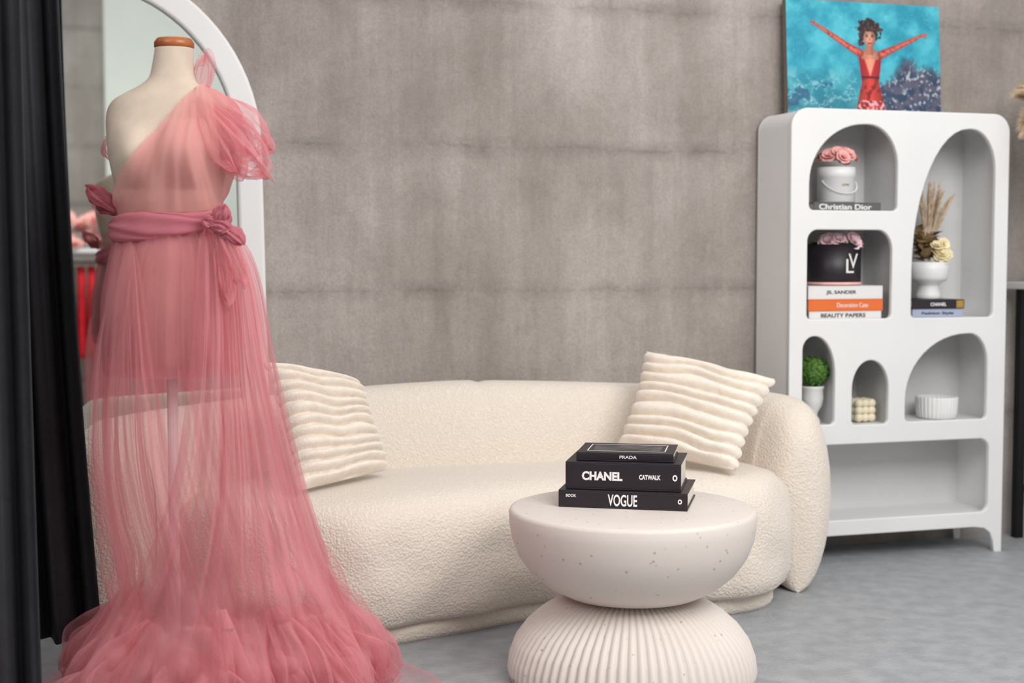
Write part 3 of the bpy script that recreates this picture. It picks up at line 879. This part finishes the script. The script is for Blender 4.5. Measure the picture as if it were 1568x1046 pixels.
# ------------------------------------------------------------ bar table + pampas at right
bt = empty("console_table", (4.35, 5.08, 0))
box("top", -.50, .50, -.20, .20, 1.085, 1.115, M_white, bt, .004)
for k, (x, y) in enumerate([(-.44, -.16), (-.44, .16), (.44, -.16), (.44, .16)]):
    box("leg_%d" % k, x-.018, x+.018, y-.018, y+.018, 0, 1.085, M_metal, bt)
box("rail_0", -.44, .44, -.17, -.15, .2, .23, M_metal, bt); box("rail_1", -.44, .44, .15, .17, .2, .23, M_metal, bt)
pv = empty("pampas_vase", (4.02, 5.0, 1.116))
lathe("vase", [(.05, 0), (.085, .02), (.10, .10), (.09, .2), (.06, .28), (.035, .33), (.04, .36), (.034, .36), (.03, .33), (.005, .3)], M_metal, pv, 48)
V, F = [], []
for k, (tx, tz) in enumerate([(-.22, .42), (-.27, .53), (-.28, .66), (-.26, .78), (-.17, .86), (-.05, .92), (.08, .90), (.2, .82), (.3, .66), (.33, .5)]):
    plume(V, F, (0, 0, .3), (tx, random.uniform(-.08, .02), tz), (tx*.5, 0, .78), .075, 2400, .10, .42, .0022)
mobj("plumes", V, F, M_pamp, pv, False)

# ------------------------------------------------------------ things seen in the mirror
rk = empty("clothes_rack", (.1, -2.3, 0))
box("top_shelf", -1.3, 1.3, -.25, .25, 1.66, 1.70, M_white, rk, .004)
for k, x in enumerate((-1.25, 1.25)): box("post_%d" % k, x-.02, x+.02, -.02, .02, 0, 1.66, M_white, rk)
box("rail", -1.25, 1.25, -.012, .012, 1.58, 1.60, M_metal, rk)
for g in range(26):
    x = -1.12+g*.088; rings = []
    for j in range(14):
        v = j/13; z = 1.56-.80*v; hw = (.05+.13*min(1, v*5))*(1+.15*v); rings.append([(x+.038*cos(t_)+.012*sin(5*t_)*v, hw*sin(t_), z) for t_ in [2*pi*q/24 for q in range(24)]])
    loft("garment_%d" % g, rings, [M_red, M_red, M_white, M_red, M_red, M_navy][g % 6], rk)
V, F = [], []
for k in range(70): rose(V, F, (random.uniform(-1.1, 1.1), random.uniform(-.15, .22), 1.75+random.uniform(0, .30)), .08, (-random.uniform(0, 1), random.uniform(-.5, .5)))
mobj("flowers", V, F, M_rose, rk)

# ------------------------------------------------------------ lights, world, camera
def area(name, loc, target, sx, sy, e, c=(1, 1, 1)):
    l = bpy.data.lights.new(name, 'AREA'); l.shape = 'RECTANGLE'; l.size = sx; l.size_y = sy; l.energy = e; l.color = c
    o = bpy.data.objects.new(name, l); o.location = loc
    o.rotation_euler = (Vector(target)-Vector(loc)).to_track_quat('-Z', 'Y').to_euler(); col.objects.link(o)
area("softbox_main", (2.4, 1.0, 3.3), (1.7, 4.9, .8), 2.6, 2.0, 150, (1, .975, .95))
area("softbox_left", (-1.8, 1.8, 3.3), (1.0, 4.8, .9), 1.6, 1.6, 35, (1, .985, .975))
area("rack_fill_light", (.2, -.3, 3.6), (.2, -2.3, 1.4), .8, .5, 60, (1, .98, .96))  # added fill light, brightens the rack's dim reflection in the mirror
w = bpy.data.worlds.new("world"); scene.world = w; w.use_nodes = True
w.node_tree.nodes["Background"].inputs[0].default_value = (1.0, .99, .98, 1); w.node_tree.nodes["Background"].inputs[1].default_value = .78
cd = bpy.data.cameras.new("camera"); cd.lens = 50; cd.sensor_width = 36
co = bpy.data.objects.new("camera", cd); col.objects.link(co)
co.location = (0, 0, 1.23); co.rotation_euler = (radians(90-3.47), 0, -TH)
cd.dof.use_dof = True; cd.dof.focus_distance = 4.25; cd.dof.aperture_fstop = 2.2
scene.camera = co
scene.view_settings.view_transform = 'Standard'
try: scene.cycles.transparent_max_bounces = 40
except Exception: pass
